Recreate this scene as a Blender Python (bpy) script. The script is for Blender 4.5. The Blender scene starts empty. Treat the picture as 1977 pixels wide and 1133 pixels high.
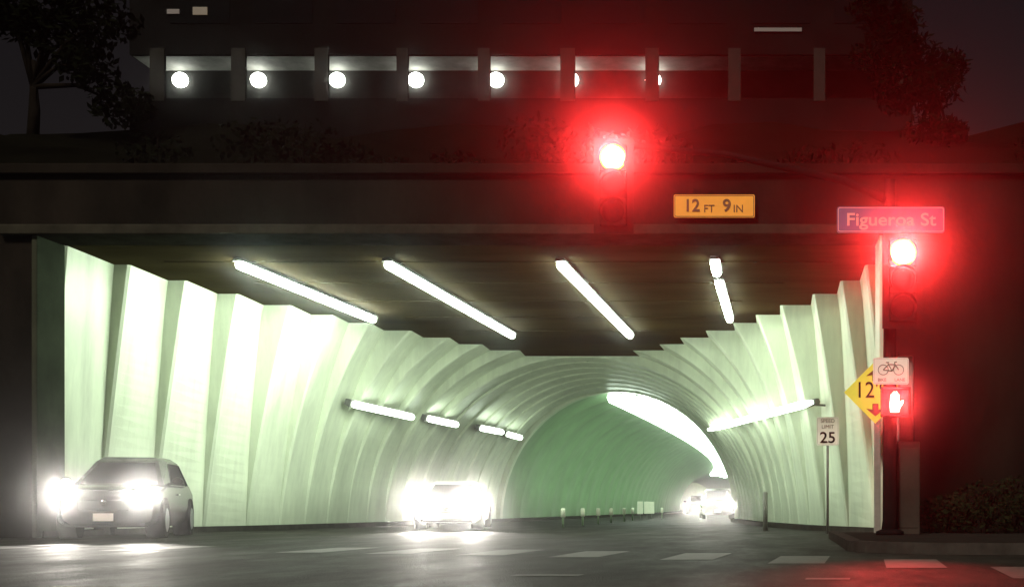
import bpy, bmesh, math, random
from mathutils import Vector, Matrix
random.seed(7)
R = math.radians
C = bpy.context.scene.collection

# ---------------------------------------------------------------- camera
F, CX, CY, H = 2400.0, 1495.0, 978.0, 0.6      # focal in photo pixels, principal point, eye height
cd = bpy.data.cameras.new('camera'); cam = bpy.data.objects.new('camera', cd); C.objects.link(cam)
cam.location = (0, 0, H); cam.rotation_euler = (R(90), 0, 0)
cd.sensor_width = 36; cd.lens = 36 * F / 1977
cd.shift_x = (988.5 - CX) / 1977; cd.shift_y = (CY - 566.5) / 1977
cd.clip_end = 2000
bpy.context.scene.camera = cam
def P(px, py, Y): return Vector(((px - CX) / F * Y, Y, H + (CY - py) / F * Y))

# ---------------------------------------------------------------- sky, sun, exposure
w = bpy.data.worlds.new('World'); bpy.context.scene.world = w; w.use_nodes = True
nt = w.node_tree; bg = nt.nodes['Background']
sky = nt.nodes.new('ShaderNodeTexSky'); sky.sky_type = 'NISHITA'; sky.sun_disc = False
SUN_EL, SUN_ROT = R(42), R(200)
sky.sun_elevation = SUN_EL; sky.sun_rotation = SUN_ROT
mx = nt.nodes.new('ShaderNodeMix'); mx.data_type = 'RGBA'; mx.blend_type = 'MULTIPLY'; mx.inputs[0].default_value = 1
nt.links.new(sky.outputs[0], mx.inputs[6]); mx.inputs[7].default_value = (1.0, 0.56, 0.40, 1)
nt.links.new(mx.outputs[2], bg.inputs[0]); bg.inputs[1].default_value = 0.005
sd = bpy.data.lights.new('night_fill', 'SUN'); sd.energy = 3.4; sd.angle = R(12); sd.color = (1, 0.86, 0.7)  # added night fill from behind to light the signs, stands for city glow
night_fill = bpy.data.objects.new('night_fill', sd); C.objects.link(night_fill)
night_fill.rotation_euler = (R(90) - SUN_EL, 0, R(-20))
vs = bpy.context.scene.view_settings
vs.view_transform = 'Standard'; vs.look = 'None'; vs.exposure = 0; vs.gamma = 1; vs.use_curve_mapping = False
cy = bpy.context.scene.cycles
cy.use_denoising = True; cy.max_bounces = 8; cy.diffuse_bounces = 5; cy.glossy_bounces = 4; cy.volume_bounces = 0
cy.sample_clamp_indirect = 8

# ---------------------------------------------------------------- helpers
def mat(name, col, rough=0.6, var=0.25, scale=3.0, metal=0.0, bump=0.0, bscale=None, spec=0.5, stretch=(1, 1, 1), col2=None):
    m = bpy.data.materials.new(name); m.use_nodes = True
    n = m.node_tree; b = n.nodes['Principled BSDF']
    tc = n.nodes.new('ShaderNodeTexCoord'); mp = n.nodes.new('ShaderNodeMapping'); mp.inputs['Scale'].default_value = stretch
    n.links.new(tc.outputs['Object'], mp.inputs[0])
    no = n.nodes.new('ShaderNodeTexNoise'); no.inputs['Scale'].default_value = scale; no.inputs['Detail'].default_value = 6
    no.inputs['Roughness'].default_value = 0.65
    n.links.new(mp.outputs[0], no.inputs['Vector'])
    rp = n.nodes.new('ShaderNodeValToRGB')
    rp.color_ramp.elements[0].position = 0.3; rp.color_ramp.elements[1].position = 0.7
    c2 = col2 or tuple(c * (1 - var) for c in col)
    rp.color_ramp.elements[0].color = (*c2, 1); rp.color_ramp.elements[1].color = (*[min(1, c * (1 + var * 0.4)) for c in col], 1)
    n.links.new(no.outputs['Fac'], rp.inputs[0]); n.links.new(rp.outputs[0], b.inputs['Base Color'])
    b.inputs['Roughness'].default_value = rough; b.inputs['Metallic'].default_value = metal
    b.inputs['Specular IOR Level'].default_value = 0.0 if (max(col) < 0.05 and spec == 0.5) else spec
    if bump:
        n2 = n.nodes.new('ShaderNodeTexNoise'); n2.inputs['Scale'].default_value = bscale or scale * 8; n2.inputs['Detail'].default_value = 4
        n.links.new(tc.outputs['Object'], n2.inputs['Vector'])
        bp = n.nodes.new('ShaderNodeBump'); bp.inputs['Strength'].default_value = bump; bp.inputs['Distance'].default_value = 0.02
        n.links.new(n2.outputs['Fac'], bp.inputs['Height']); n.links.new(bp.outputs[0], b.inputs['Normal'])
    return m
def emit(name, col, strength):
    m = bpy.data.materials.new(name); m.use_nodes = True
    b = m.node_tree.nodes['Principled BSDF']
    b.inputs['Base Color'].default_value = (0.05, 0.05, 0.05, 1)
    b.inputs['Emission Color'].default_value = (*col, 1); b.inputs['Emission Strength'].default_value = strength
    return m

class MB:
    def __init__(s): s.v = []; s.f = []; s.fm = []; s.mi = 0; s.sm = []
    def add(s, vs, fs, smooth=False):
        o = len(s.v); s.v += [tuple(v) for v in vs]
        for f in fs: s.f.append([i + o for i in f]); s.fm.append(s.mi); s.sm.append(smooth)
        return s
    def box(s, x0, x1, y0, y1, z0, z1, M=None):
        v = [Vector((x, y, z)) for z in (z0, z1) for y in (y0, y1) for x in (x0, x1)]
        if M: v = [M @ p for p in v]
        return s.add(v, [(0, 2, 3, 1), (4, 5, 7, 6), (0, 1, 5, 4), (2, 6, 7, 3), (0, 4, 6, 2), (1, 3, 7, 5)])
    def tube(s, pts, r, n=10, cap=True):
        pts = [Vector(p) for p in pts]; rs = r if isinstance(r, (list, tuple)) else [r] * len(pts)
        rings = []
        for i, p in enumerate(pts):
            d = (pts[min(i + 1, len(pts) - 1)] - pts[max(i - 1, 0)]).normalized()
            u = d.cross(Vector((0, 0, 1)))
            if u.length < 1e-3: u = Vector((1, 0, 0))
            u.normalize(); q = d.cross(u)
            rings.append([p + (u * math.cos(2 * math.pi * k / n) + q * math.sin(2 * math.pi * k / n)) * rs[i] for k in range(n)])
        v = [x for r_ in rings for x in r_]; f = []
        for i in range(len(pts) - 1):
            for k in range(n): f.append((i * n + k, i * n + (k + 1) % n, (i + 1) * n + (k + 1) % n, (i + 1) * n + k))
        s.add(v, f, True)
        if cap: s.add(rings[0], [tuple(range(n))]); s.add(rings[-1], [tuple(range(n))])
        return s
    def grid(s, rows, close=False, smooth=False):
        n = len(rows[0]); f = []
        for i in range(len(rows) - 1):
            for k in range(n if close else n - 1): f.append((i * n + k, i * n + (k + 1) % n, (i + 1) * n + (k + 1) % n, (i + 1) * n + k))
        return s.add([p for r_ in rows for p in r_], f, smooth)
    def prism(s, poly, M, t):      # polygon in local xz, thickness t along local +y
        n = len(poly)
        v = [M @ Vector((x, 0, z)) for x, z in poly] + [M @ Vector((x, t, z)) for x, z in poly]
        return s.add(v, [tuple(range(n)), tuple(range(2 * n - 1, n - 1, -1))] + [(k, (k + 1) % n, n + (k + 1) % n, n + k) for k in range(n)])
    def ball(s, c, rx, ry, rz, nu=14, nv=8):
        c = Vector(c); rows = []
        for j in range(nv + 1):
            t = math.pi * j / nv
            rows.append([c + Vector((rx * math.sin(t) * math.cos(2 * math.pi * k / nu), ry * math.sin(t) * math.sin(2 * math.pi * k / nu), rz * math.cos(t))) for k in range(nu)])
        return s.grid(rows, True, True)
    def build(s, name, mats, parent=None, bevel=0, label=None):
        me = bpy.data.meshes.new(name); me.from_pydata(s.v, [], s.f)
        for m in (mats if isinstance(mats, (list, tuple)) else [mats]): me.materials.append(m)
        for p, i, sm in zip(me.polygons, s.fm, s.sm): p.material_index = i; p.use_smooth = sm
        bm = bmesh.new(); bm.from_mesh(me); bmesh.ops.remove_doubles(bm, verts=bm.verts, dist=1e-5)
        bmesh.ops.recalc_face_normals(bm, faces=bm.faces); bm.to_mesh(me); bm.free(); me.update()
        o = bpy.data.objects.new(name, me); C.objects.link(o)
        if bevel:
            b = o.modifiers.new('bevel', 'BEVEL'); b.width = bevel; b.segments = 2; b.limit_method = 'ANGLE'
        if parent: o.parent = parent
        if label: o['label'] = label
        return o
def tag(o, label=None, cat=None, group=None, kind=None):
    if label: o['label'] = label
    if cat: o['category'] = cat
    if group: o['group'] = group
    if kind: o['kind'] = kind
    return o
def empty(name, loc, label, cat, group=None, rz=0):
    o = bpy.data.objects.new(name, None); C.objects.link(o); o.location = loc; o.rotation_euler = (0, 0, rz)
    return tag(o, label, cat, group)
def copy_tree(o, parent=None):
    c = o.copy(); C.objects.link(c)
    if parent: c.parent = parent
    for ch in list(o.children): copy_tree(ch, c)
    return c
def text(name, s, size, M, material, parent, ext=0.004, sx=1.0, bold=0.0):
    cu = bpy.data.curves.new(name, 'FONT'); cu.body = s; cu.size = size; cu.extrude = ext; cu.offset = bold
    cu.align_x = 'CENTER'; cu.align_y = 'CENTER'
    t = bpy.data.objects.new(name + '_curve', cu); C.objects.link(t)
    dg = bpy.context.evaluated_depsgraph_get(); me = bpy.data.meshes.new_from_object(t.evaluated_get(dg))
    bpy.data.objects.remove(t)
    me.transform(M @ Matrix.Rotation(R(90), 4, 'X') @ Matrix.Diagonal((sx, 1, 1, 1)))
    me.materials.clear(); me.materials.append(material)
    o = bpy.data.objects.new(name, me); C.objects.link(o); o.parent = parent
    return o
def T(x, y, z): return Matrix.Translation((x, y, z))
def lamp(name, kind, loc, power, col, parent=None, radius=0.08, cone=160, blend=1.0, direction=None):
    l = bpy.data.lights.new(name, kind); l.energy = power; l.color = col; l.shadow_soft_size = radius
    o = bpy.data.objects.new(name, l); C.objects.link(o); o.location = loc
    if kind == 'SPOT':
        l.spot_size = R(cone); l.spot_blend = blend
        o.rotation_euler = Vector(direction).to_track_quat('-Z', 'Y').to_euler()
    if parent: o.parent = parent
    return o

# ---------------------------------------------------------------- materials
M_asphalt = mat('asphalt', (0.019, 0.018, 0.015), 0.62, 0.55, 1.3, spec=0.04, bump=0.8, bscale=45, stretch=(1, 0.35, 1))
M_ground = mat('ground_asphalt', (0.02, 0.019, 0.017), 0.5, 0.4, 2.0)
M_paint = mat('road_paint', (0.055, 0.052, 0.046), 0.7, 0.6, 6.0, col2=(0.02, 0.019, 0.016))
M_pave = mat('pavement_concrete', (0.018, 0.016, 0.014), 0.95, 0.35, 2.5, bump=0.3)
M_kerb = mat('kerb_concrete', (0.038, 0.035, 0.031), 0.8, 0.45, 4.0)
M_ring = mat('glazed_wall', (0.68, 0.73, 0.58), 0.42, 0.16, 1.1, stretch=(1, 1, 0.45), bump=0.06, bscale=14)
M_bore = mat('bore_tile', (0.25, 0.39, 0.215), 0.34, 0.22, 0.9, bump=0.08, bscale=9)
M_ceil = mat('ceiling_concrete', (0.049, 0.038, 0.019), 0.8, 0.45, 0.8, stretch=(0.25, 1, 1), bump=0.2)
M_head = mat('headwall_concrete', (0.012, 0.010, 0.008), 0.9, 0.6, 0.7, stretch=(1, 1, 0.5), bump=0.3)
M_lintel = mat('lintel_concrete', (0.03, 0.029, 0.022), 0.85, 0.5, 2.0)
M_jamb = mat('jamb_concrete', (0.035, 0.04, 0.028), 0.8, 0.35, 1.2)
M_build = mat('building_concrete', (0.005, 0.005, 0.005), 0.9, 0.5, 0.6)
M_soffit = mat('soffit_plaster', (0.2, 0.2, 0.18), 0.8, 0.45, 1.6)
M_back = mat('gallery_wall', (0.03, 0.03, 0.028), 0.8, 0.4, 1.0)
M_glassd = mat('dark_glass', (0.004, 0.0045, 0.005), 0.3, 0.2, 2.0)
M_soil = mat('slope_soil', (0.003, 0.003, 0.002), 0.95, 0.5, 0.8)
M_leaf = mat('leaf', (0.003, 0.004, 0.002), 0.9, 0.5, 1.5)
M_leaf2 = mat('shrub_leaf', (0.010, 0.013, 0.006), 0.85, 0.5, 1.5)
M_bark = mat('bark', (0.006, 0.005, 0.004), 0.9, 0.4, 4.0)
M_metal = mat('grey_metal', (0.12, 0.12, 0.11), 0.6, 0.25, 5.0)
M_pole = mat('dark_pole_paint', (0.007, 0.006, 0.006), 0.7, 0.3, 4.0)
M_post = mat('galvanised_post', (0.20, 0.19, 0.17), 0.6, 0.25, 6.0)
M_cab = mat('cabinet_paint', (0.04, 0.034, 0.028), 0.6, 0.35, 2.0)
M_black = mat('black_paint', (0.012, 0.011, 0.01), 0.5, 0.2, 5.0)
M_amber = mat('amber_sheeting', (0.95, 0.40, 0.03), 0.5, 0.1, 3.0)
M_yellow = mat('yellow_sheeting', (0.86, 0.90, 0.10), 0.5, 0.08, 3.0)
M_white = mat('white_sheeting', (0.88, 0.86, 0.80), 0.5, 0.08, 3.0)
M_ink = mat('sign_ink', (0.02, 0.018, 0.014), 0.6, 0.2, 6.0)
M_ink2 = mat('worn_sign_ink', (0.22, 0.19, 0.15), 0.6, 0.3, 6.0)
M_brown = mat('brown_ink', (0.16, 0.055, 0.01), 0.6, 0.3, 6.0)
M_dim = mat('street_sign_legend', (0.38, 0.37, 0.38), 0.5, 0.1, 3.0)
M_blue = mat('street_sign_sheeting', (0.06, 0.07, 0.19), 0.5, 0.15, 3.0)
M_paintd = mat('dark_car_paint', (0.012, 0.009, 0.009), 0.25, 0.2, 2.0, spec=0.2)
M_paintw = mat('silver_car_paint', (0.5, 0.5, 0.5), 0.3, 0.1, 2.0)
M_rubber = mat('rubber', (0.015, 0.015, 0.015), 0.8, 0.2, 6.0)
M_rim = mat('alloy', (0.12, 0.12, 0.12), 0.35, 0.1, 6.0, metal=0.8)
M_plate = mat('plate', (0.85, 0.83, 0.8), 0.4, 0.05, 6.0)
M_chrome = mat('chrome', (0.7, 0.7, 0.7), 0.15, 0.05, 6.0, metal=1.0)
TUBE = (0.84, 1.0, 0.80)
E_tube = emit('tube_glow', TUBE, 40)
E_left = emit('left_tube_glow', TUBE, 105)
E_right = emit('right_tube_glow', TUBE, 34)
E_wall = emit('wall_tube_glow', TUBE, 14)
E_bore = emit('bore_tube_glow', (0.80, 1.0, 0.80), 10)
E_red = emit('red_lens', (1.0, 0.50, 0.18), 14)
E_fringe = emit('glare_fringe_glow', (1.0, 0.68, 0.03), 4.5)
E_hand = emit('hand_lens', (1.0, 0.42, 0.30), 9)
E_head = emit('headlight_glow', (1.0, 0.95, 0.86), 12)
E_globe = emit('globe_glow', (0.95, 1.0, 0.9), 16)
E_win = emit('lit_window', (1.0, 0.72, 0.6), 0.035)
E_win2 = emit('amber_window', (1.0, 0.7, 0.35), 0.06)
for m_ in (E_red, E_fringe, E_hand, E_head, E_win, E_win2): m_.cycles.emission_sampling = 'NONE'
M_refl = mat('reflector_white', (0.85, 0.85, 0.7), 0.4, 0.1, 6.0)

def soot(m, lo, hi, amount, streak=0.25, col=(.10, .10, .075)):
    n = m.node_tree; b = n.nodes['Principled BSDF']; src = b.inputs['Base Color'].links[0].from_socket
    g_ = n.nodes.new('ShaderNodeNewGeometry'); sp = n.nodes.new('ShaderNodeSeparateXYZ'); n.links.new(g_.outputs['Position'], sp.inputs[0])
    nz = n.nodes.new('ShaderNodeTexNoise'); nz.inputs['Scale'].default_value = 2.2; nz.inputs['Detail'].default_value = 8; nz.inputs['Roughness'].default_value = .7
    mp = n.nodes.new('ShaderNodeMapping'); mp.inputs['Scale'].default_value = (1, 1, 0.12); n.links.new(g_.outputs['Position'], mp.inputs[0]); n.links.new(mp.outputs[0], nz.inputs['Vector'])
    ad = n.nodes.new('ShaderNodeMath'); ad.operation = 'MULTIPLY_ADD'; ad.inputs[1].default_value = -1.6; n.links.new(nz.outputs['Fac'], ad.inputs[0]); n.links.new(sp.outputs['Z'], ad.inputs[2])
    mr = n.nodes.new('ShaderNodeMapRange'); mr.inputs['From Min'].default_value = lo; mr.inputs['From Max'].default_value = hi; mr.inputs['To Min'].default_value = amount; mr.inputs['To Max'].default_value = 0
    n.links.new(ad.outputs[0], mr.inputs['Value'])
    st = n.nodes.new('ShaderNodeMapRange'); st.inputs['From Min'].default_value = .45; st.inputs['From Max'].default_value = .75; st.inputs['To Max'].default_value = streak; n.links.new(nz.outputs['Fac'], st.inputs['Value'])
    mxx = n.nodes.new('ShaderNodeMath'); mxx.operation = 'MAXIMUM'; n.links.new(mr.outputs[0], mxx.inputs[0]); n.links.new(st.outputs[0], mxx.inputs[1])
    mi = n.nodes.new('ShaderNodeMix'); mi.data_type = 'RGBA'; n.links.new(mxx.outputs[0], mi.inputs[0]); n.links.new(src, mi.inputs[6]); mi.inputs[7].default_value = (*col, 1)
    n.links.new(mi.outputs[2], b.inputs['Base Color'])
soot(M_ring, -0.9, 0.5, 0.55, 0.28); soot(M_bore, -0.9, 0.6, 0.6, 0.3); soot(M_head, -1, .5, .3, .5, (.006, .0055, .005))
n = M_asphalt.node_tree; b = n.nodes['Principled BSDF']
g_ = n.nodes.new('ShaderNodeNewGeometry'); mp = n.nodes.new('ShaderNodeMapping'); mp.inputs['Scale'].default_value = (1.0, .3, 1); n.links.new(g_.outputs['Position'], mp.inputs[0])
nz = n.nodes.new('ShaderNodeTexNoise'); nz.inputs['Scale'].default_value = 1.1; nz.inputs['Detail'].default_value = 9; nz.inputs['Roughness'].default_value = .75; n.links.new(mp.outputs[0], nz.inputs['Vector'])
mr = n.nodes.new('ShaderNodeMapRange'); mr.inputs['From Min'].default_value = .35; mr.inputs['From Max'].default_value = .65; mr.inputs['To Min'].default_value = .55; mr.inputs['To Max'].default_value = .78
n.links.new(nz.outputs['Fac'], mr.inputs['Value']); n.links.new(mr.outputs[0], b.inputs['Roughness'])
# ---------------------------------------------------------------- tunnel shape
D = 24.0
def zc(Y): return 5.83 - 0.018 * (Y - D)
def cen(Y): return -5.95 - 0.35 * min(1, max(0, (Y - 28) / 12))
def ring_a(Y):
    T_ = [(24.0, 8.6), (26.7, 8.55), (28.4, 8.25), (30.0, 7.75), (31.5, 7.3), (32.9, 7.0), (40, 5.95), (50, 4.85), (60, 4.8)]
    for (y0, a0), (y1, a1) in zip(T_, T_[1:]):
        if Y <= y1: return a0 + (a1 - a0) * (Y - y0) / (y1 - y0)
    return 4.73
def ring_b(Y):
    W_ = [(24.0, 8.4), (26.7, 7.9), (28.4, 7.47), (30.0, 6.93), (31.5, 6.2), (32.9, 5.6), (34.2, 5.0), (37.0, 3.3), (38.9, 2.3), (40.3, 0.9)]
    for (y0, a0), (y1, a1) in zip(W_, W_[1:]):
        if Y <= y1: return zc(Y) / math.sqrt(1 - min(.995, (a0 + (a1 - a0) * (Y - y0) / (y1 - y0)) / ring_a(Y)) ** 2)
    return max(5.28, 5.52 - 0.03 * (Y - 40.3))
EDGES = [24.9, 26.7, 28.4, 30.0, 31.5, 32.9] + [34.2 + 1.3 * k for k in range(12)] + [50.0]
def step_Y(Y):
    for k in range(len(EDGES) - 1):
        if Y < EDGES[k + 1]: return EDGES[k]
    return EDGES[-2]
def half_w(k, z):              # half width of the rib that starts at depth k, at height z
    a, b, h = ring_a(k), ring_b(k), zc(k)
    e = a * math.sqrt(max(0, 1 - (z / b) ** 2))
    if b <= h: return e
    wt = a * math.sqrt(max(0, 1 - (h / b) ** 2)); f = min(1, max(0, (k - 29) / 8))
    return f * e + (1 - f) * (a - (a - wt) * max(0, z / h) ** 1.12)
def wall_x(side, Y, z):
    k = step_Y(Y)
    return cen(k) + side * half_w(k, z)
def on_wall(px, py, side):     # the point of the stepped side wall seen at a photo pixel
    best = None
    for i in range(2600):
        Y = 24.9 + i * 0.01; p = P(px, py, Y)
        if p.z > ring_b(step_Y(Y)): continue
        e = (p.x - wall_x(side, Y, p.z)) * side
        if e > 0: return p
        if best is None or abs(e) < best[0]: best = (abs(e), p)
    return best[1]
def bore_c(Y): return -6.3 + 0.05 * (Y - 50) - 0.00055 * (Y - 50) ** 2

# ---------------------------------------------------------------- ground, road, pavements
g = MB(); g.add([(-500, -300, -0.012), (500, -300, -0.012), (500, 900, -0.012), (-500, 900, -0.012)], [(0, 1, 2, 3)])
tag(g.build('ground', M_ground), kind='structure')
r = MB(); r.add([(-60, -30, 0), (60, -30, 0), (60, 15.5, 0), (-60, 15.5, 0)], [(0, 1, 2, 3)])
tag(r.build('cross_street', M_asphalt), kind='structure')
r = MB(); rows = []
for Y in [15.5, 20, 24, 30, 40, 50] + list(range(55, 241, 5)):
    c = bore_c(Y) if Y > 50 else cen(Y); a = 9 if Y < 24 else max(ring_a(Y), 4.73) + 0.4
    rows.append([Vector((c - a - (4 if Y < 24 else 0), Y, 0)), Vector((c + a + (4 if Y < 24 else 0), Y, 0))])
r.grid(rows); tag(r.build('tunnel_road', M_asphalt), kind='structure')
def pavement(name, poly, kerbw=0.16):
    m = MB(); n = len(poly)
    m.add([(x, y, 0.12) for x, y in poly] + [(x, y, -0.005) for x, y in poly], [tuple(range(n))] + [(k, (k + 1) % n, n + (k + 1) % n, n + k) for k in range(n)])
    return tag(m.build(name, M_pave), kind='structure')
right = [(1.15, 23.7), (1.12, 17.6)] + [(2.6 - 1.5 * math.cos(R(t)), 17.2 - 1.5 * math.sin(R(t))) for t in range(0, 91, 15)] + [(40, 15.7), (40, 23.7)]
pavement('pavement', right)
left = [(-14.9, 23.7), (-40, 23.7), (-40, 15.7), (-16.4, 15.7)] + [(-16.4 + 1.5 * math.cos(R(t)), 17.2 + 1.5 * math.sin(R(t))) for t in range(-75, 1, 15)]
pavement('pavement', left)
def ribbon(name, path, w, z0, z1, m):
    mb = MB(); rows = []
    for i, p in enumerate(path):
        p = Vector((*p, 0)); a = Vector((*path[max(i - 1, 0)], 0)); b = Vector((*path[min(i + 1, len(path) - 1)], 0))
        d = (b - a).normalized(); nrm = Vector((-d.y, d.x, 0)) * w / 2
        rows.append([Vector((*(p - nrm).xy, z0)), Vector((*(p - nrm).xy, z1)), Vector((*(p + nrm).xy, z1)), Vector((*(p + nrm).xy, z0))])
    mb.grid(rows, True); mb.add(rows[0], [(0, 1, 2, 3)]); mb.add(rows[-1], [(3, 2, 1, 0)])
    return mb.build(name, m)
tag(ribbon('kerb', [(p[0] - 0.02, p[1] - 0.02) for p in right[:-1]], 0.2, -0.004, 0.145, M_kerb), kind='structure')
tag(ribbon('kerb', [(p[0] + 0.02, p[1] - 0.02) for p in [left[2]] + left[3:] + [left[0]]], 0.2, -0.004, 0.145, M_kerb), kind='structure')
# walkway kerbs at the foot of the tunnel walls
for side in (-1, 1):
    path = [(cen(Y) + side * (ring_a(step_Y(Y)) - 0.12), Y) for Y in [24.1 + i * 1.3 for i in range(20)]] + [(bore_c(Y) + side * 4.62, Y) for Y in range(52, 236, 6)]
    tag(ribbon('tunnel_kerb', path, 0.5, -0.004, 0.13, M_kerb), kind='structure')
# painted crossing bars
bars = [(-4.9, 16.9), (-3.6, 16.4), (-2.35, 15.8), (-0.95, 15.1), (0.28, 14.15), (1.45, 13.2), (2.35, 11.4), (-6.2, 17.3), (-8.9, 18.0), (-11.3, 18.4)]
for i, (x, y) in enumerate(bars):
    m = MB(); l = 1.0; hw = 0.3
    m.add([(x - hw - 0.05, y - l, 0.004), (x + hw - 0.05, y - l, 0.004), (x + hw + 0.1, y + l, 0.004), (x - hw + 0.1, y + l, 0.004)], [(0, 1, 2, 3)])
    tag(m.build('crossing_bar', M_paint), kind='structure')
m = MB()
for x0, x1, y in ((-2.3, -1.7, 10.9), (0.25, 0.62, 10.35)): m.add([(x0, y - 0.12, 0.004), (x1, y - 0.12, 0.004), (x1 + 0.02, y + 0.12, 0.004), (x0 + 0.02, y + 0.12, 0.004)], [(0, 1, 2, 3)])
m.add([(-18, 17.55, 0.004), (-9.5, 18.95, 0.004), (-9.5, 19.3, 0.004), (-18, 17.95, 0.004)], [(0, 1, 2, 3)])
tag(m.build('road_marking', M_paint), kind='structure')

# ---------------------------------------------------------------- tunnel
tun = empty('road_tunnel', (-5.95, D, 0), 'wide concrete road tunnel mouth with stepped pale ribs, brightly lit inside', 'tunnel')
def par(o): o.parent = tun; o.matrix_parent_inverse = tun.matrix_world.inverted() if False else Matrix.Translation((5.95, -D, 0)); return o
XL, XR = -14.31, 2.12
m = MB()
def wallbox(x0, x1, z0, z1, y0=D, y1=D + 0.9): m.box(x0, x1, y0, y1, z0, z1)
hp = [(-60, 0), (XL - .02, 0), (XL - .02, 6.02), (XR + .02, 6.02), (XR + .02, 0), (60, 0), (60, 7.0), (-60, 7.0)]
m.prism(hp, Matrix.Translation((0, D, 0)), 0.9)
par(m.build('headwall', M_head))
m = MB(); m.box(-60, 60, D - 0.12, D + 1.0, 7.003, 7.2); par(m.build('coping', M_head, bevel=0.02))
m = MB(); m.box(XL - 0.6, XR + 0.55, D - 0.16, D + 0.9, 5.83, 6.02); par(m.build('lintel', M_lintel, bevel=0.02))
m = MB(); m.box(XL, -14.20, D - 0.06, D + 0.89, 0, 5.825); par(m.build('jamb', M_jamb, bevel=0.02))
m = MB(); m.box(XR - 0.10, XR + 0.14, D - 0.06, D + 0.9, 0, 5.83); par(m.build('jamb', M_ring, bevel=0.02))
m = MB(); NX = 2
XA, XB = XL - .6, XR + .9
m.add([(XA, D + .91, zc(D)), (XB, D + .91, zc(D)), (XB, 42.5, zc(42.5)), (XA, 42.5, zc(42.5)),
       (XA, D + .91, 6.35), (XB, D + .91, 6.35), (XB, 42.5, 6.2), (XA, 42.5, 6.2)],
      [(0, 1, 2, 3), (4, 7, 6, 5), (0, 4, 5, 1), (1, 5, 6, 2), (2, 6, 7, 3), (3, 7, 4, 0)])
par(m.build('ceiling', M_ceil))
for Y in (26.35, 28.6, 30.9, 33.2, 35.5):
    m = MB(); m.box(-14 + (Y - 24) * .45, 2.3 - (Y - 24) * .45, Y, Y + 0.22, zc(Y) - 0.007, zc(Y) + 0.1)
    par(m.build('ceiling_beam', M_ceil))
for k in range(len(EDGES) - 1):
    y0, y1 = EDGES[k], EDGES[k + 1]; a, b, c = ring_a(y0), ring_b(y0), cen(y0); n = 26
    c1_ = cen(y1); a1 = ring_a(y1)
    pm = math.asin(min(1, (zc(y0) + 0.2) / b))
    inner, outer = [], []
    for s in (1, -1):
        pr = []
        for j in range(n + 1):
            ph = pm * j / n
            z = b * math.sin(ph); x = half_w(y0, z)
            wt = 0.9 * max(0, 1 - z / 5.2) if k else 0
            ox, oz = (x + 1.1, z) if pm < 1.5 else ((a + 1.1) * math.cos(ph), (b + 1.1) * math.sin(ph))
            pr.append((Vector((c + s * x, 0, z)), Vector((c + s * ox, 0, oz)), Vector((c + wt * (c1_ - c) + s * x * (a + wt * (a1 - a)) / a, 0, z))))
        if s < 0: pr = pr[::-1]
        inner.append(pr)
    m = MB()
    for si, pr in enumerate(inner):
        if si == 1 and pm < 1.5: par(m.build('arch_rib', M_ring)); m = MB()
        A = [[p + Vector((0, y0, 0)) for p, q, e in pr], [e + Vector((0, y1, 0)) for p, q, e in pr]]; B = [[q + Vector((0, y, 0)) for p, q, e in pr] for y in (y0, y1)]
        bev = 0.05
        m.grid([B[0], [p + (q - p).normalized() * bev for p, q in zip(A[0], B[0])], [p + Vector((0, bev, 0)) for p in A[0]], A[1], B[1]], smooth=False)
    par(m.build('arch_rib', M_ring))
m = MB(); rows = []; Y = 50.0; seg = 0
def bore_row(Y, dr):
    c = bore_c(Y); return [Vector((c + (4.73 + dr) * math.cos(R(t)), Y, (5.24 + dr) * math.sin(R(t)))) for t in range(0, 181, 5)]
while Y < 236:
    rows += [bore_row(Y, 0.0), bore_row(Y + 0.3, 0.0), bore_row(Y + 0.8, 0.08), bore_row(Y + 2.7, 0.08)]; Y += 3.0
m.grid(rows, smooth=True)
par(m.build('bore_lining', M_bore))
m = MB(); m.add([(bore_c(238) - 6, 238, 0), (bore_c(238) + 6, 238, 0), (bore_c(238) + 6, 238, 7), (bore_c(238) - 6, 238, 7)], [(0, 1, 2, 3)])
par(m.build('far_bend_wall', M_bore))
m = MB()
for s in (-1, 1):
    pass
rows = []
for Yv, da in ((49.9, 0.16), (50.35, 0.16)): rows.append([Vector((cen(49) + (4.73 - 0.02) * math.cos(R(t)), Yv, 5.22 * math.sin(R(t)))) for t in range(0, 181, 5)])
outer = [Vector((cen(49) + 5.4 * math.cos(R(t)), 49.9, 5.85 * math.sin(R(t)))) for t in range(0, 181, 5)]
m.grid([outer] + rows); par(m.build('portal_collar', M_ring))

# ---------------------------------------------------------------- fluorescent lights
def fixture(name, p0, p1, r, E, label, group, up=0.12, nrm=(0, 0, 1)):
    p0, p1 = Vector(p0), Vector(p1); mid = (p0 + p1) / 2
    o = empty(name, mid, label, 'light', group)
    d = (p1 - p0).normalized(); h = (p1 - p0).length / 2; nr = Vector(nrm).normalized()
    m = MB(); e = r * 0.8
    pts = [(-h - e * .0, .35), (-h + e * .35, .8), (-h + e, 1), (h - e, 1), (h - e * .35, .8), (h, .35)]
    m.tube([d * a for a, _ in pts], [r * b for _, b in pts], 8); m.build('diffuser', E, o)
    m = MB(); q = d.cross(nr).normalized(); hw = r * 1.15
    vs = []
    for a in (-h - .05, h + .05):
        for (u, t) in ((-hw, .55 * r), (hw, .55 * r), (hw * .7, up), (-hw * .7, up)): vs.append(d * a + q * u + nr * t)
    m.add(vs, [(0, 1, 2, 3), (7, 6, 5, 4), (0, 4, 5, 1), (1, 5, 6, 2), (2, 6, 7, 3), (3, 7, 4, 0)]); m.build('housing', M_metal, o)
    return o
def on_ceil(px, py, drop=0.14):
    Y = 30.0
    for _ in range(40): Y = (zc(Y) - drop - H) * F / (CY - py)
    return P(px, py, Y)
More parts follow.
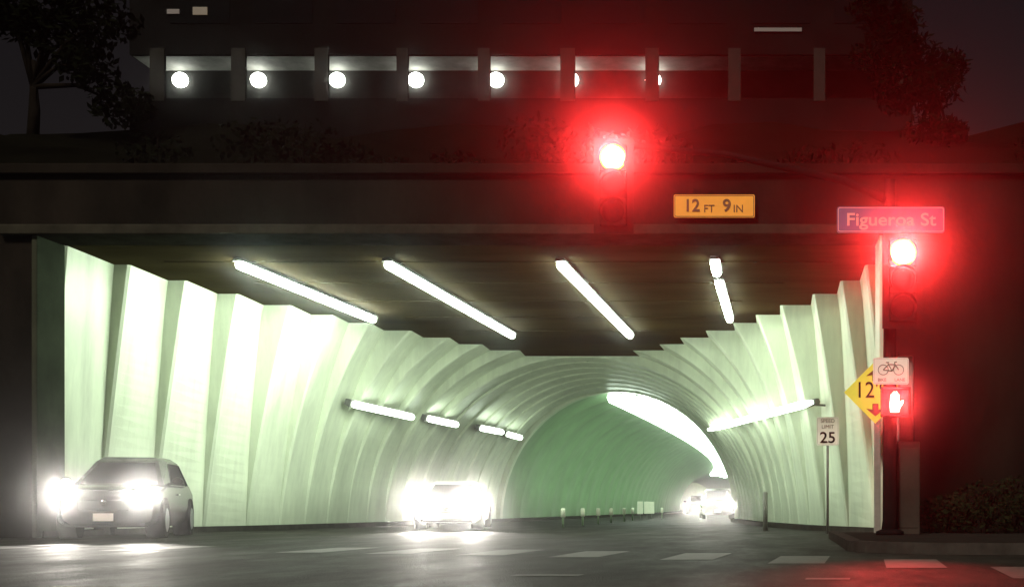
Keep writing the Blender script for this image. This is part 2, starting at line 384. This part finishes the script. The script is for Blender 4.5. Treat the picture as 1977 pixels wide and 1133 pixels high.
GC = 'fluorescent light strips on the flat tunnel ceiling'
fixture('ceiling_light', on_ceil(460, 510), on_ceil(722, 617), 0.10, E_left, 'long white fluorescent strip on the ceiling nearest the left ribbed wall', GC)
fixture('ceiling_light', on_ceil(748, 510), on_ceil(990, 648), 0.10, E_tube, 'longest white fluorescent strip, second from the left on the flat ceiling', GC)
fixture('ceiling_light', on_ceil(1082, 510), on_ceil(1217, 648), 0.10, E_tube, 'white fluorescent strip above the bore mouth, third from the left on the ceiling', GC)
fixture('ceiling_light', on_ceil(1380, 506), on_ceil(1384, 528), 0.10, E_right, 'short stubby fluorescent strip at the front of the rightmost ceiling row', GC)
fixture('ceiling_light', on_ceil(1388, 545), on_ceil(1409, 617), 0.10, E_right, 'fluorescent strip just behind the short stubby one in the rightmost ceiling row', GC)
GW = 'fluorescent lights along the side walls of the tunnel mouth'
def wall_light(a, b, side, label, r=0.10, off=0.34):
    p0, p1 = on_wall(*a, side), on_wall(*b, side)
    q = Vector((-side, 0, -0.35)).normalized() * off
    fixture('wall_light', p0 + q, p1 + q, r, E_wall, label, GW, nrm=-q, up=0.22)
wall_light((660, 772), (777, 798), -1, 'longest bright light of the dashed row on the left wall, nearest the street')
wall_light((808, 801), (864, 813), -1, 'second bright light of the dashed row on the left tunnel wall')
wall_light((912, 820), (953, 828), -1, 'third, shorter light of the dashed row on the left tunnel wall')
wall_light((964, 832), (990, 839), -1, 'small fourth light of the dashed left wall row, beside the bore edge')
pts = []
for i in range(13):
    f = i / 12; qx, qy = 1568 - 200 * f, 776 + 53 * f
    pts.append(P(qx, qy, on_wall(qx, qy, 1).y * 0.962))
for i in range(12): pts[i] = Vector(pts[i])
wl = empty('wall_light', pts[6], 'single long bright light strip rising along the right tunnel wall', 'light', GW)
m = MB(); m.tube([p_ - pts[6] for p_ in pts], [.05] + [.10] * 11 + [.05], 8); m.build('diffuser', E_wall, wl)
m = MB(); m.tube([p_ - pts[6] + Vector((.13, .03, .02)) for p_ in pts], .09, 6)
for i in (1, 4, 7, 10): a = pts[i] - pts[6]; m.tube([a + Vector((.1, 0, 0)), a + Vector((1.0, .5, 0))], .03, 5)
m.build('housing', M_metal, wl)
GB = 'fluorescent lights in the two rows along the bore crown'
lab = 'fluorescent light in the glaring double row and its added glare rows along the crown of the round bore'
Y = 50.6
while Y < 170:
    L = 3.3
    for off in (-0.3, 0.3, 0.9, 1.45):  # rows right of the middle pair added to widen the overexposed crown band
        z0 = 5.24 * math.sqrt(1 - (off / 4.73) ** 2) - 0.16
        fixture('bore_light', (bore_c(Y) + off, Y, z0), (bore_c(Y + L) + off, Y + L, z0), 0.28, E_bore, lab, GB, up=0.2)
    Y += 3.7 if Y < 100 else 5.0

# ---------------------------------------------------------------- signs on the tunnel
def sign_plate(parent, wdt, hgt, M, m, t=0.02, name='plate', border=None, bw=0.02, rad=0.04):
    def rr(w_, h_, r_):
        return [(cx + r_ * math.cos(R(a)), cz + r_ * math.sin(R(a))) for cx, cz, a0 in ((w_ / 2 - r_, h_ / 2 - r_, 0), (-w_ / 2 + r_, h_ / 2 - r_, 90), (-w_ / 2 + r_, -h_ / 2 + r_, 180), (w_ / 2 - r_, -h_ / 2 + r_, 270)) for a in range(a0, a0 + 91, 30)]
    mb = MB(); mb.prism(rr(wdt, hgt, rad), M, t); mb.build(name, m, parent)
    if border:
        o_, i_ = rr(wdt - .03, hgt - .03, rad * .8), rr(wdt - .03 - 2 * bw, hgt - .03 - 2 * bw, rad * .6); n = len(o_)
        mb = MB(); v = [M @ Vector((x, -.004, z)) for x, z in o_] + [M @ Vector((x, -.004, z)) for x, z in i_]
        mb.add(v, [(k, (k + 1) % n, n + (k + 1) % n, n + k) for k in range(n)]); mb.build('border', border, parent)
p = P(1379, 398, D - 0.2)
cs = empty('clearance_sign', p, 'amber rectangular clearance sign reading 12FT 9IN on the wall above the tunnel', 'sign')
I = Matrix.Identity(4)
sign_plate(cs, 1.55, 0.44, I, M_amber, 0.03, border=M_brown, bw=0.012, rad=0.03)
text('lettering', '12', 0.33, T(-0.43, -0.006, 0), M_brown, cs, sx=0.95, bold=.006); text('lettering', 'FT', 0.20, T(-0.10, -0.006, -0.055), M_brown, cs, sx=1.0)
text('lettering', '9', 0.33, T(0.24, -0.006, 0), M_brown, cs, bold=.006); text('lettering', 'IN', 0.20, T(0.46, -0.006, -0.055), M_brown, cs)

# speed limit sign
Y = 27.4; p = P(1598, 832, Y)
so = empty('speed_limit_sign', (p.x, Y, 0), 'white speed limit 25 sign on a thin post against the right tunnel wall', 'sign')
sign_plate(so, 0.49, 0.63, T(0, 0, p.z), M_white, 0.012, border=M_ink2, bw=0.006)
text('lettering', 'SPEED', 0.115, T(0, -0.006, p.z + .225), M_ink2, so); text('lettering', 'LIMIT', 0.115, T(0, -0.006, p.z + .095), M_ink2, so)
text('number', '25', 0.34, T(0, -0.006, p.z - .15), M_ink, so, sx=1.05, bold=.004)
m = MB(); m.tube([(0, .045, 0), (0, .045, p.z + .25)], 0.028, 8); m.build('post', M_metal, so)

# diamond clearance sign on its own post
Y = 23.0; p = P(1690, 757, Y)
do = empty('clearance_diamond', (p.x, Y, 0), 'yellow diamond low clearance sign half hidden by the bicycle sign and signal pole', 'sign')
hd = 0.58; z = p.z
m = MB(); m.prism([(hd, 0), (0, hd), (-hd, 0), (0, -hd)], T(0, 0, z), 0.015); m.build('plate', M_yellow, do, bevel=0.004)
text('number', "12'9\"", 0.42, T(-0.0, -0.006, z + .03), M_ink, do, sx=0.9)
for s in (1, -1):
    m = MB(); m.prism([(x, s * zz) for x, zz in ((-.055, .21), (.055, .21), (.055, .32), (.17, .30), (0, .44), (-.17, .30), (-.055, .32))], T(0, -0.008, z), 0.006); m.build('arrow', M_brown if s > 0 else mat('arrow_ink', (0.10, 0.012, 0.008), .6), do)
m = MB(); m.box(-.02, .10, .02, .10, 0, z + .5); m.build('post', M_post, do, bevel=.01)

# ---------------------------------------------------------------- traffic signals and right-hand pole
YP = 21.4; px = P(1718, 0, YP).x
tp = empty('signal_pole', (px, YP, 0.12), 'dark tall signal pole with a long mast arm over the road', 'pole')
m = MB(); m.tube([(0, 0, 0), (0, 0, .25), (0, 0, 3), (0, 0, 6.1)], [.16, .125, .115, .09], 16); m.build('shaft', M_pole, tp)
m = MB(); m.tube([(0, 0, 0), (0, 0, .06), (0, 0, .1)], [.24, .24, .14], 16); m.build('base', M_pole, tp)
sx1 = P(1187, 0, YP).x - px; z1 = P(0, 312, YP).z - .12
m = MB(); m.tube([(0, .02, 5.75), (-.8, .02, 6.1), (sx1 * .6, .02, 6.55), (sx1 - .3, .02, 6.75)], [.08, .07, .06, .045], 12); m.build('mast_arm', M_pole, tp)
def signal(loc, label, bracket):
    o = empty('traffic_signal', loc, label, 'traffic light', 'red traffic lights over the junction')
    m = MB()
    for k in range(3): m.box(-.23, .23, -.09, .12, -.23 - .46 * k - .002, .23 - .46 * k)
    m.build('housing', M_black, o, bevel=.02)
    m = MB(); m.box(-.34, .34, -.012, .0, -.23 - .92 - .12, .23 + .12); m.build('backplate', M_black, o)
    for k in range(3):
        zz = -.46 * k
        l = MB(); rows = [[Vector((rr_ * math.cos(2 * math.pi * a / 24), -.095 - dp, zz + rr_ * math.sin(2 * math.pi * a / 24))) for a in range(24)] for rr_, dp in ((.195, 0), (.16, .035), (.09, .055), (.001, .06))]
        l.grid(rows, True, True); l.build('lens', E_red if k == 0 else M_glassd, o)
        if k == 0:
            l = MB(); l.grid([[Vector((q * math.cos(2 * math.pi * a / 24), yy, zz + q * math.sin(2 * math.pi * a / 24))) for a in range(24)] for q, yy in ((.195, -.094), (.222, -.094))], True, True); l.build('glare_fringe', E_fringe, o)  # glowing ring added to imitate the yellow glare fringe around the lens
        v = MB(); ang = [R(t) for t in range(-35, 216, 10)]
        v.grid([[Vector((q * math.cos(t), yy - (.06 * math.sin(t) if yy < -.2 else 0), zz + q * math.sin(t))) for t in ang] for q, yy in ((.23, -.09), (.23, -.27), (.221, -.27), (.221, -.09))], False, True)
        v.build('visor', M_black, o)
    m = MB(); m.tube([(0, .02, .19), (0, .02, bracket)], .03, 8); m.build('bracket', M_pole, o)
    lamp('signal_light', 'SPOT', (0, -.32, 0), RED_P, (1.0, 0.030, 0.030), o, 0.10, 23, 1.0, Vector((0, 0, H + 1.9)) - Vector(loc))
    return o
RED_P = 21000
signal((px + sx1, YP - .15, z1 + .12), 'red traffic light hanging from the mast arm over the middle of the road', .2)
p2 = P(1742, 490, YP - .3)
signal((p2.x, YP - .3, p2.z), 'red traffic light on the right pole just below the street name sign', .2)
# street name sign
p = P(1720, 424, YP - .35)
no = empty('street_name_sign', p, 'street name sign reading Figueroa St above the right red light', 'sign')
sign_plate(no, 1.82, 0.44, I, M_blue, 0.05, border=M_dim, bw=.012, rad=.04)
text('lettering', 'Figueroa St', 0.30, T(0, -.006, -.01), M_dim, no, sx=1.12, bold=.004)
m = MB(); m.box(-.6, -.55, .05, .3, -.04, .04); m.box(.55, .6, .05, .3, -.04, .04); m.build('bracket', M_pole, no)
# pedestrian signal
p = P(1729, 776, YP - .3)
po = empty('pedestrian_signal', p, 'boxy pedestrian signal with a glowing red hand on the right pole', 'pedestrian light')
m = MB(); m.box(-.24, .24, 0, .2, -.24, .24); m.build('housing', M_black, po, bevel=.02)
m = MB(); m.box(-.25, .25, -.10, 0.004, .225, .25); m.box(-.25, -.225, -.10, 0.004, -.2, .225); m.box(.225, .25, -.10, .004, -.2, .225); m.build('visor', mat('signal_visor', (.10, .02, .015), .5), po)
hand = [(-.085, -.17), (.06, -.17), (.075, -.10), (.135, -.01), (.14, .03), (.11, .035), (.065, -.02), (.065, .12), (.05, .145), (.033, .12), (.03, .165), (.012, .185), (-.006, .165), (-.01, .17), (-.028, .185), (-.045, .165), (-.05, .13), (-.068, .145), (-.085, .125), (-.10, -.05)]
m = MB(); m.prism(hand, T(0, -.012, 0), .01); m.build('hand_symbol', E_hand, po)
lamp('hand_light', 'SPOT', (0, -.12, 0), 2200, (1, .05, .05), po, .08, 30, 1, Vector((0, 0, H)) - p)
# bicycle sign
p = P(1720, 716, YP - .42)
bo = empty('bicycle_sign', p, 'small white bicycle sign overlapping the yellow diamond on the right pole', 'sign')
sign_plate(bo, .60, .45, I, M_white, .012, rad=.03, border=M_ink2, bw=.004)
bk = MB()
def ringpts(cx, cz, r_): return [(cx + r_ * math.cos(2 * math.pi * k / 20), -.005, cz + r_ * math.sin(2 * math.pi * k / 20)) for k in range(21)]
for cx in (-.13, .13): bk.tube(ringpts(cx, .02, .085), .006, 5)
for a, b in (((-.13, .02), (-.04, .11)), ((-.04, .11), (.07, .11)), ((.07, .11), (.02, .0)), ((.02, 0), (-.04, .11)), ((.02, 0), (-.0, .0)), ((.07, .11), (.13, .02)), ((.07, .11), (.06, .15)), ((.06, .15), (.1, .155)), ((-.04, .11), (-.055, .145)), ((-.085, .145), (-.03, .145)), ((-.13, .02), (.02, .0))):
    bk.tube([(a[0], -.005, a[1]), (b[0], -.005, b[1])], .008, 5)
bk.build('bicycle_symbol', M_ink2, bo)
text('lettering', 'BIKE', .075, T(-.15, -.006, -.15), M_ink2, bo); text('lettering', 'LANE', .075, T(.15, -.006, -.15), M_ink2, bo)
m = MB(); m.box(-.02, .02, .012, .28, -.03, .03); m.build('bracket', M_pole, bo)
# grey column with cabinet foot
Yc = 21.75; xa = P(1752, 0, Yc).x
co = empty('grey_pedestal', (xa, Yc, .12), 'pale grey pedestal post with a broad cabinet foot beside the dark signal pole', 'post')
m = MB(); m.box(-.2, .2, -.15, .2, 0, 1.62); m.build('cabinet', M_cab, co, bevel=.015)
m = MB(); m.box(-.17, .10, -.08, .1, 1.62, 3.12); m.build('column', M_post, co, bevel=.03)
m = MB(); m.box(-.165, .165, -.162, -.151, .12, 1.5); m.box(.10, .125, -.175, -.162, .8, .95); m.build('door', M_cab, co, bevel=.004)

# ---------------------------------------------------------------- delineators on the median
GD = 'white delineators down the middle of the tunnel'
for i, (dx, dy) in enumerate([(1087, 36.4), (1125, 40.0), (1155, 43.4), (1180, 47), (1205, 51), (1221, 54.5), (1278, 66)]):
    x = P(dx, 0, dy).x
    o = empty('delineator', (x, dy, 0), 'slim white delineator post with a pale reflector in the median row', 'bollard', GD)
    m = MB(); m.tube([(0, 0, 0), (0, 0, .42)], .035, 8); m.build('post', M_bore, o)
    m = MB(); m.tube([(0, 0, .30), (0, 0, .53), (0, 0, .56)], [.07, .07, .05], 8); m.build('reflector', M_refl, o)
for i, (dx, dy) in enumerate([(1236, 57), (1249, 58.5), (1258, 60)]):
    x = P(dx, 0, dy).x
    o = empty('object_marker', (x, dy, 0), 'tall pale reflective marker panel clustered mid road before the distant car', 'bollard', 'pale marker panels clustered mid road')
    m = MB(); m.box(-.02, .02, 0, .03, 0, .5); m.build('post', M_metal, o)
    m = MB(); m.box(-.13, .13, -.02, 0, .28, .85); m.build('panel', M_refl, o, bevel=.005)
m = MB(); m.tube([(0, 0, 0), (0, 0, .95)], .06, 10); m.ball((0, 0, .95), .06, .06, .03)
xx = P(1477, 0, 30).x
o = m.build('bollard', mat('bollard_paint', (.16, .15, .12), .6)); o.location = (xx, 31, 0)
tag(o, 'thin grey bollard standing at the foot of the right tunnel wall', 'bollard')

# ---------------------------------------------------------------- cars (front looks to local -Y)
def make_car(name, label, paint, loc, yaw, hp, group='oncoming cars with their headlights on', cone=28, hs=1.0, aim=0):
    o = empty(name, loc, label, 'car', group, yaw)
    st = [(-2.27, .50, .74, .36), (-2.24, .68, .82, .28), (-2.14, .80, .88, .22), (-1.9, .87, .935, .20), (-1.4, .90, .97, .20), (-.95, .905, 1.0, .20), (-.5, .91, 1.02, .2),
          (.5, .91, 1.03, .2), (1.4, .905, 1.05, .2), (1.9, .87, 1.05, .22), (2.15, .80, 1.0, .27), (2.24, .68, .92, .34), (2.27, .5, .82, .40)]
    rows = []
    for y, hw, top, bot in st:
        half = [(0, bot), (hw * .8, bot), (hw * .97, bot + .10), (hw, bot + (top - bot) * .45), (hw * .985, bot + (top - bot) * .72), (hw * .90, top - .05), (hw * .74, top), (hw * .4, top + .018), (0, top + .025)]
        rows.append([Vector((x, y, z)) for x, z in half] + [Vector((-x, y, z)) for x, z in half[-2:0:-1]])
    m = MB(); m.grid(rows, True, True); n = len(rows[0]); m.add(rows[0], [tuple(range(n))]); m.add(rows[-1], [tuple(range(n - 1, -1, -1))])
    b = m.build('body', paint, o)
    # cabin: base ring to roof ring
    base = [(-.80, -1.02), (.80, -1.02), (.84, -.5), (.84, 1.0), (.76, 2.02), (-.76, 2.02), (-.84, 1.0), (-.84, -.5)]
    roof = [(-.56, -.22), (.56, -.22), (.66, .1), (.66, 1.2), (.60, 1.62), (-.60, 1.62), (-.66, 1.2), (-.66, .1)]
    B = [Vector((x, y, .98)) for x, y in base]; Rf = [Vector((x, y, 1.45)) for x, y in roof]
    ctr = Vector((0, .65, 1.2))
    def panel(i, j, nm, matx, u0=.06, u1=.94, v0=.04, v1=.92):
        def q(u, v): return (B[i].lerp(B[j], u)).lerp(Rf[i].lerp(Rf[j], u), v)
        pts = [q(u0, v0), q(u1, v0), q(u1, v1), q(u0, v1)]
        nn = (pts[1] - pts[0]).cross(pts[3] - pts[0]).normalized()
        if nn.dot(pts[0] - ctr) < 0: nn = -nn
        mm = MB(); mm.add([p_ + nn * .012 for p_ in pts] + [p_ - nn * .01 for p_ in pts], [(0, 1, 2, 3), (7, 6, 5, 4), (0, 4, 5, 1), (1, 5, 6, 2), (2, 6, 7, 3), (3, 7, 4, 0)])
        mm.build(nm, matx, o)
    m = MB(); m.grid([B, Rf], True)
    m.add(Rf + [p_ * 1 + Vector((0, 0, 0)) for p_ in []], []);
    top = [Vector((x * .82, .65 + (y - .65) * .82, 1.535)) for x, y in roof]
    m.grid([Rf, top], True, True); m.add(top, [tuple(range(8))]); m.build('cabin', paint, o)
    panel(0, 1, 'windshield', M_glassd); panel(4, 5, 'rear_window', M_glassd)
    for i, j in ((2, 3), (6, 7)): panel(i, j, 'side_window', M_glassd, .03, .97)
    for i, j in ((1, 2), (3, 4), (5, 6), (7, 0)): panel(i, j, 'side_window', M_glassd, .25, .85) if i in (3, 5) else None
    for s in (-1, 1):
        for y in (-1.38, 1.36):
            wm = MB(); wm.tube([(s * .72, y, .33), (s * .74, y, .33), (s * .90, y, .33), (s * .925, y, .33)], [.30, .33, .33, .30], 20); t = wm.build('wheel', M_rubber, o)
            wm = MB(); wm.tube([(s * .927, y, .33), (s * .935, y, .33)], [.22, .2], 16); wm.build('rim', M_rim, t)
            am = MB(); am.tube([(s * .60, y, .36), (s * .912, y, .36)], .385, 20); am.build('wheel_arch', M_black, o)
        hm = MB(); hm.ball((s * .66, -2.12, .80), .17 * hs, .12, .12 * hs); hl = hm.build('headlight', E_head, o)
        mm = MB(); mm.ball((s * 1.0, -.72, 1.06), .11, .07, .075); mm.tube([(s * .82, -.70, 1.0), (s * .95, -.72, 1.03)], .025, 6); mm.build('mirror', paint, o)
        dm = MB(); dm.box(s * .905 - .012, s * .905 + .012, -.1, .1, .80, .825); dm.build('door_handle', M_chrome, o)
        fm = MB(); fm.ball((s * .62, -2.165, .36), .07, .05, .04); fm.build('fog_light', M_chrome, o)
        if hp:
            lamp('headlight_beam', 'SPOT', (s * .66, -2.36, .80), hp, (1, .94, .84), o, .10, cone, .9, (math.sin(R(aim)), -math.cos(R(aim)), -0.035))
    gm = MB(); gm.box(-.44, .44, -2.285, -2.2, .50, .70); gm.build('grille', M_black, o, bevel=.02)
    gm = MB(); gm.ball((0, -2.29, .66), .06, .02, .04); gm.build('badge', M_chrome, o)
    gm = MB(); gm.box(-.17, .17, -2.31, -2.28, .32, .46); gm.build('licence_plate', M_plate, o, bevel=.005)
    gm = MB(); gm.box(-.7, .7, -2.20, -2.1, .21, .30); gm.build('bumper', M_black, o, bevel=.03)
    return o
yaw = R(16)
c1 = P(200, 0, 23.2)
cpos = Vector((c1.x, 23.2, 0)) - Vector((math.sin(yaw), -math.cos(yaw), 0)) * 2.26
car1 = make_car('parked_car' if 0 else 'sedan', 'dark rounded sedan with glaring headlights leaving the tunnel by the left pillar', M_paintd, (cpos.x, cpos.y, 0), yaw, 1600, aim=11)
c2 = P(862, 0, 33.5); yaw2 = R(9)
cpos = Vector((c2.x, 33.5, 0)) - Vector((math.sin(yaw2), -math.cos(yaw2), 0)) * 2.26
car2 = make_car('sedan', 'pale car drowned in headlight glare in the middle of the tunnel mouth', M_paintw, (cpos.x, cpos.y, 0), yaw2, 3700, aim=6)
car1.scale = (1, 1, 1.05); car2.scale = (1, 1, .87)
car3 = make_car('sedan', 'distant dark car with glaring headlights near the right side of the bore', M_paintd, (-2.95, 64.3, 0), R(3), 1500, cone=12)
for Y in (104, 122, 142):
    make_car('sedan', 'far-off car deep in the bore, only a smear of headlight glare', M_paintd, (bore_c(Y) - 1.25, Y, 0), R(2), 1500, 'far-off queue of cars with headlights deep in the bore', cone=8, aim=1.6)

# ---------------------------------------------------------------- slope, building, trees
m = MB(); rows = []
for i in range(13):
    Y = 25.0 + i * 1.2
    rows.append([Vector((x, Y, 6.2 + (Y - 25) * .44 + .25 * math.sin(x * .7 + Y) + .15 * math.sin(x * 1.9))) for x in range(-70, 71, 2)])
m.grid(rows, smooth=True); tag(m.build('hill', M_soil), kind='structure')

YB = 40.0; SB = F / YB
bd = empty('office_building', (-8, YB, 11), 'dark building above the tunnel with a lamp-lit open gallery along its front', 'building')
def parb(o): o.parent = bd; o.matrix_parent_inverse = Matrix.Translation((8, -YB, -11)); return o
bx0, bx1 = P(250, 0, YB).x, P(1762, 0, YB).x
def bz(py): return P(0, py, YB).z
zt, zb = bz(106), bz(190)      # soffit height, parapet top
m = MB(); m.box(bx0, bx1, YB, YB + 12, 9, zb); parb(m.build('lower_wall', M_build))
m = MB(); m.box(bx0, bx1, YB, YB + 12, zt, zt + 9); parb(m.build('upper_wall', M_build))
m = MB(); m.box(bx0 + .05, bx1 - .05, YB + .12, YB + 2.0, zt - .014, zt - .003); parb(m.build('soffit', M_soffit))
m = MB(); m.box(bx0, bx1, YB + 1.42, YB + 1.7, zb - .2, zt - .016); parb(m.build('gallery_back_wall', M_back))
for x0, x1 in ((290, 318), (447, 474), (608, 634), (766, 788), (923, 946), (1082, 1110), (1246, 1272), (1406, 1430), (1571, 1593), (1735, 1757)):
    xx = P(x0, 0, YB).x
    m = MB(); m.box(xx, P(x1, 0, YB).x, YB - .04, YB + .10, zb - .1, zt + .2); parb(m.build('column', mat('gallery_column', (.02, .02, .018), .8) if x0 == 290 else bpy.data.materials['gallery_column']))
for row in range(2):
    for i in range(9):
        xa = P(330 + 160 * i, 0, YB).x; z0 = zt + 1.0 + row * 2.6
        m = MB(); m.box(xa, xa + 1.9, YB - .02, YB + .1, z0, z0 + 1.2); parb(m.build('window', M_glassd))
def litwin(x0, x1, y0, y1, E, nm='lit_window'):
    a, b = P(x0, y1, YB - .06), P(x1, y0, YB - .06)
    mm = MB(); mm.box(a.x, b.x, YB - .06, YB - .03, a.z, b.z); parb(mm.build(nm, E))
litwin(1456, 1548, 54, 61, E_win); litwin(372, 400, 14, 29, E_win2); litwin(322, 346, 18, 27, E_win)
GL = 'round gallery lamps on the building above the tunnel'
names = ['leftmost', 'second from left', 'third from left', 'middle', 'fifth from left', 'half hidden sixth', 'almost hidden last']
for i, lx in enumerate((348, 499, 651, 803, 958, 1102, 1261)):
    Yl = YB + 1.26; p = P(lx, 155, Yl)
    o = empty('gallery_lamp', p, f'{names[i]} of the seven round white gallery lamps high above the tunnel', 'lamp', GL)
    m = MB(); m.ball((0, 0, 0), .265, .2, .25); m.build('globe', E_globe, o)
    m = MB(); m.tube([(0, .0, 0.2), (0, .0, zt - .12 - p.z)], .02, 6); m.build('stem', M_black, o)

def leaves(mb, c, rx, ry, rz, n, s):
    for _ in range(n):
        d = Vector((random.gauss(0, 1), random.gauss(0, 1), random.gauss(0, 1))); d.normalize(); q = random.random() ** .4
        p_ = Vector(c) + Vector((d.x * rx * q, d.y * ry * q, d.z * rz * q))
        u = Vector((random.gauss(0, 1), random.gauss(0, 1), random.gauss(0, 1))).normalized(); v = u.orthogonal().normalized(); l = s * random.uniform(.6, 1.4)
        mb.add([p_ - u * l, p_ + v * l * .45, p_ + u * l, p_ - v * l * .45], [(0, 1, 2, 3)])
def tree(base, h, crown, label, group='trees beside the dark building', leaf=M_leaf, n=420):
    o = empty('tree', base, label, 'tree', group)
    m = MB(); m.tube([(0, 0, -.3), (.1, 0, h * .3), (.0, .1, h * .62)], [.22, .16, .08], 8)
    for cx, cyy, cz, r_ in crown: m.tube([(.05, .03, h * .45), (cx * .5, cyy * .5, (h * .5 + cz) / 2 + .2), (cx, cyy, cz)], [.09, .06, .02], 6)
    m.build('trunk', M_bark, o)
    m = MB()
    for cx, cyy, cz, r_ in crown:
        leaves(m, (cx, cyy, cz), r_, r_, r_ * .75, n, .13)
    m.build('crown', leaf, o)
    return o
def at(px, py, Y): return P(px, py, Y)
def tree_px(bpx, Yt, zbase, blobs, label):
    x = P(bpx, 0, Yt).x
    cr = []
    for (qx, qy, rp) in blobs:
        p_ = P(qx, qy, Yt); cr.append((p_.x - x, random.uniform(-.5, .5), p_.z - zbase, rp / F * Yt))
    tree((x, Yt, zbase), max(c_[2] for c_ in cr), cr, label)
tree_px(1800, 36, 10.6, [(1730, 60, 60), (1690, 20, 60), (1770, 110, 60), (1800, 180, 60), (1830, 130, 45), (1740, 180, 60), (1790, 270, 60), (1760, 330, 60), (1700, 120, 60), (1830, 260, 40)], 'tall dark tree at the right end of the dark building')
tree_px(60, 37, 11.0, [(40, 40, 60), (110, 70, 70), (170, 130, 60), (200, 40, 70), (230, 200, 60), (120, 0, 60), (0, 0, 60)], 'broad dark tree at the left end of the dark building')
def shrub(px, py, Y, r_, label, zb_=.12, group='low shrubs at the foot of the right wall'):
    p_ = P(px, py, Y); o = empty('shrub', (p_.x, Y, zb_), label, 'shrub', group)
    m = MB()
    for k in range(4): m.tube([(0, 0, 0), (random.uniform(-.4, .4) * r_, random.uniform(-.3, .3) * r_, r_ * random.uniform(.6, 1.1))], [.025, .01], 5)
    m.build('stem', M_bark, o)
    m = MB(); leaves(m, (0, 0, r_ * .55), r_, r_ * .8, r_ * .62, 700, .055); m.build('foliage', M_leaf2, o)
shrub(1830, 1040, 23.0, .62, 'small dark shrub right of the grey pedestal, nearest to it')
shrub(1905, 1040, 22.7, .85, 'middle dark shrub by the wall at the right edge')
shrub(1985, 1040, 22.9, .95, 'dark shrub cut off by the right edge of the picture')
random.seed(21)
for k in range(16):
    x = -15 + k * 1.45 + random.uniform(-.5, .5); Y = random.uniform(26, 33); r_ = random.uniform(.7, 1.2)
    o = empty('shrub', (x, Y, 6.2 + (Y - 25) * .44), 'unlit shrub on the dark slope between the tunnel wall and the building', 'shrub', 'unlit shrubs on the slope above the tunnel')
    m = MB(); m.tube([(0, 0, 0), (0.05, 0, r_)], [.04, .01], 5); m.build('stem', M_bark, o)
    m = MB(); leaves(m, (0, 0, r_ * .5), r_, r_ * .8, r_ * .6, 260, .10); m.build('foliage', M_leaf, o)

# ---------------------------------------------------------------- thin air added to imitate lens bloom round the lamps: haze
hz = bpy.data.materials.new('bloom_haze'); hz.use_nodes = True
n = hz.node_tree; n.nodes.remove(n.nodes['Principled BSDF'])
hz.cycles.volume_sampling = 'EQUIANGULAR'
v = n.nodes.new('ShaderNodeVolumePrincipled'); v.inputs['Color'].default_value = (.95, .95, .95, 1)
v.inputs['Density'].default_value = 0.0007; v.inputs['Anisotropy'].default_value = 0.985
n.links.new(v.outputs[0], n.nodes['Material Output'].inputs['Volume'])
m = MB(); m.box(-75, 75, -35, 242, -1.1, 29)
h = m.build('bloom_haze', hz); tag(h, kind='stuff')
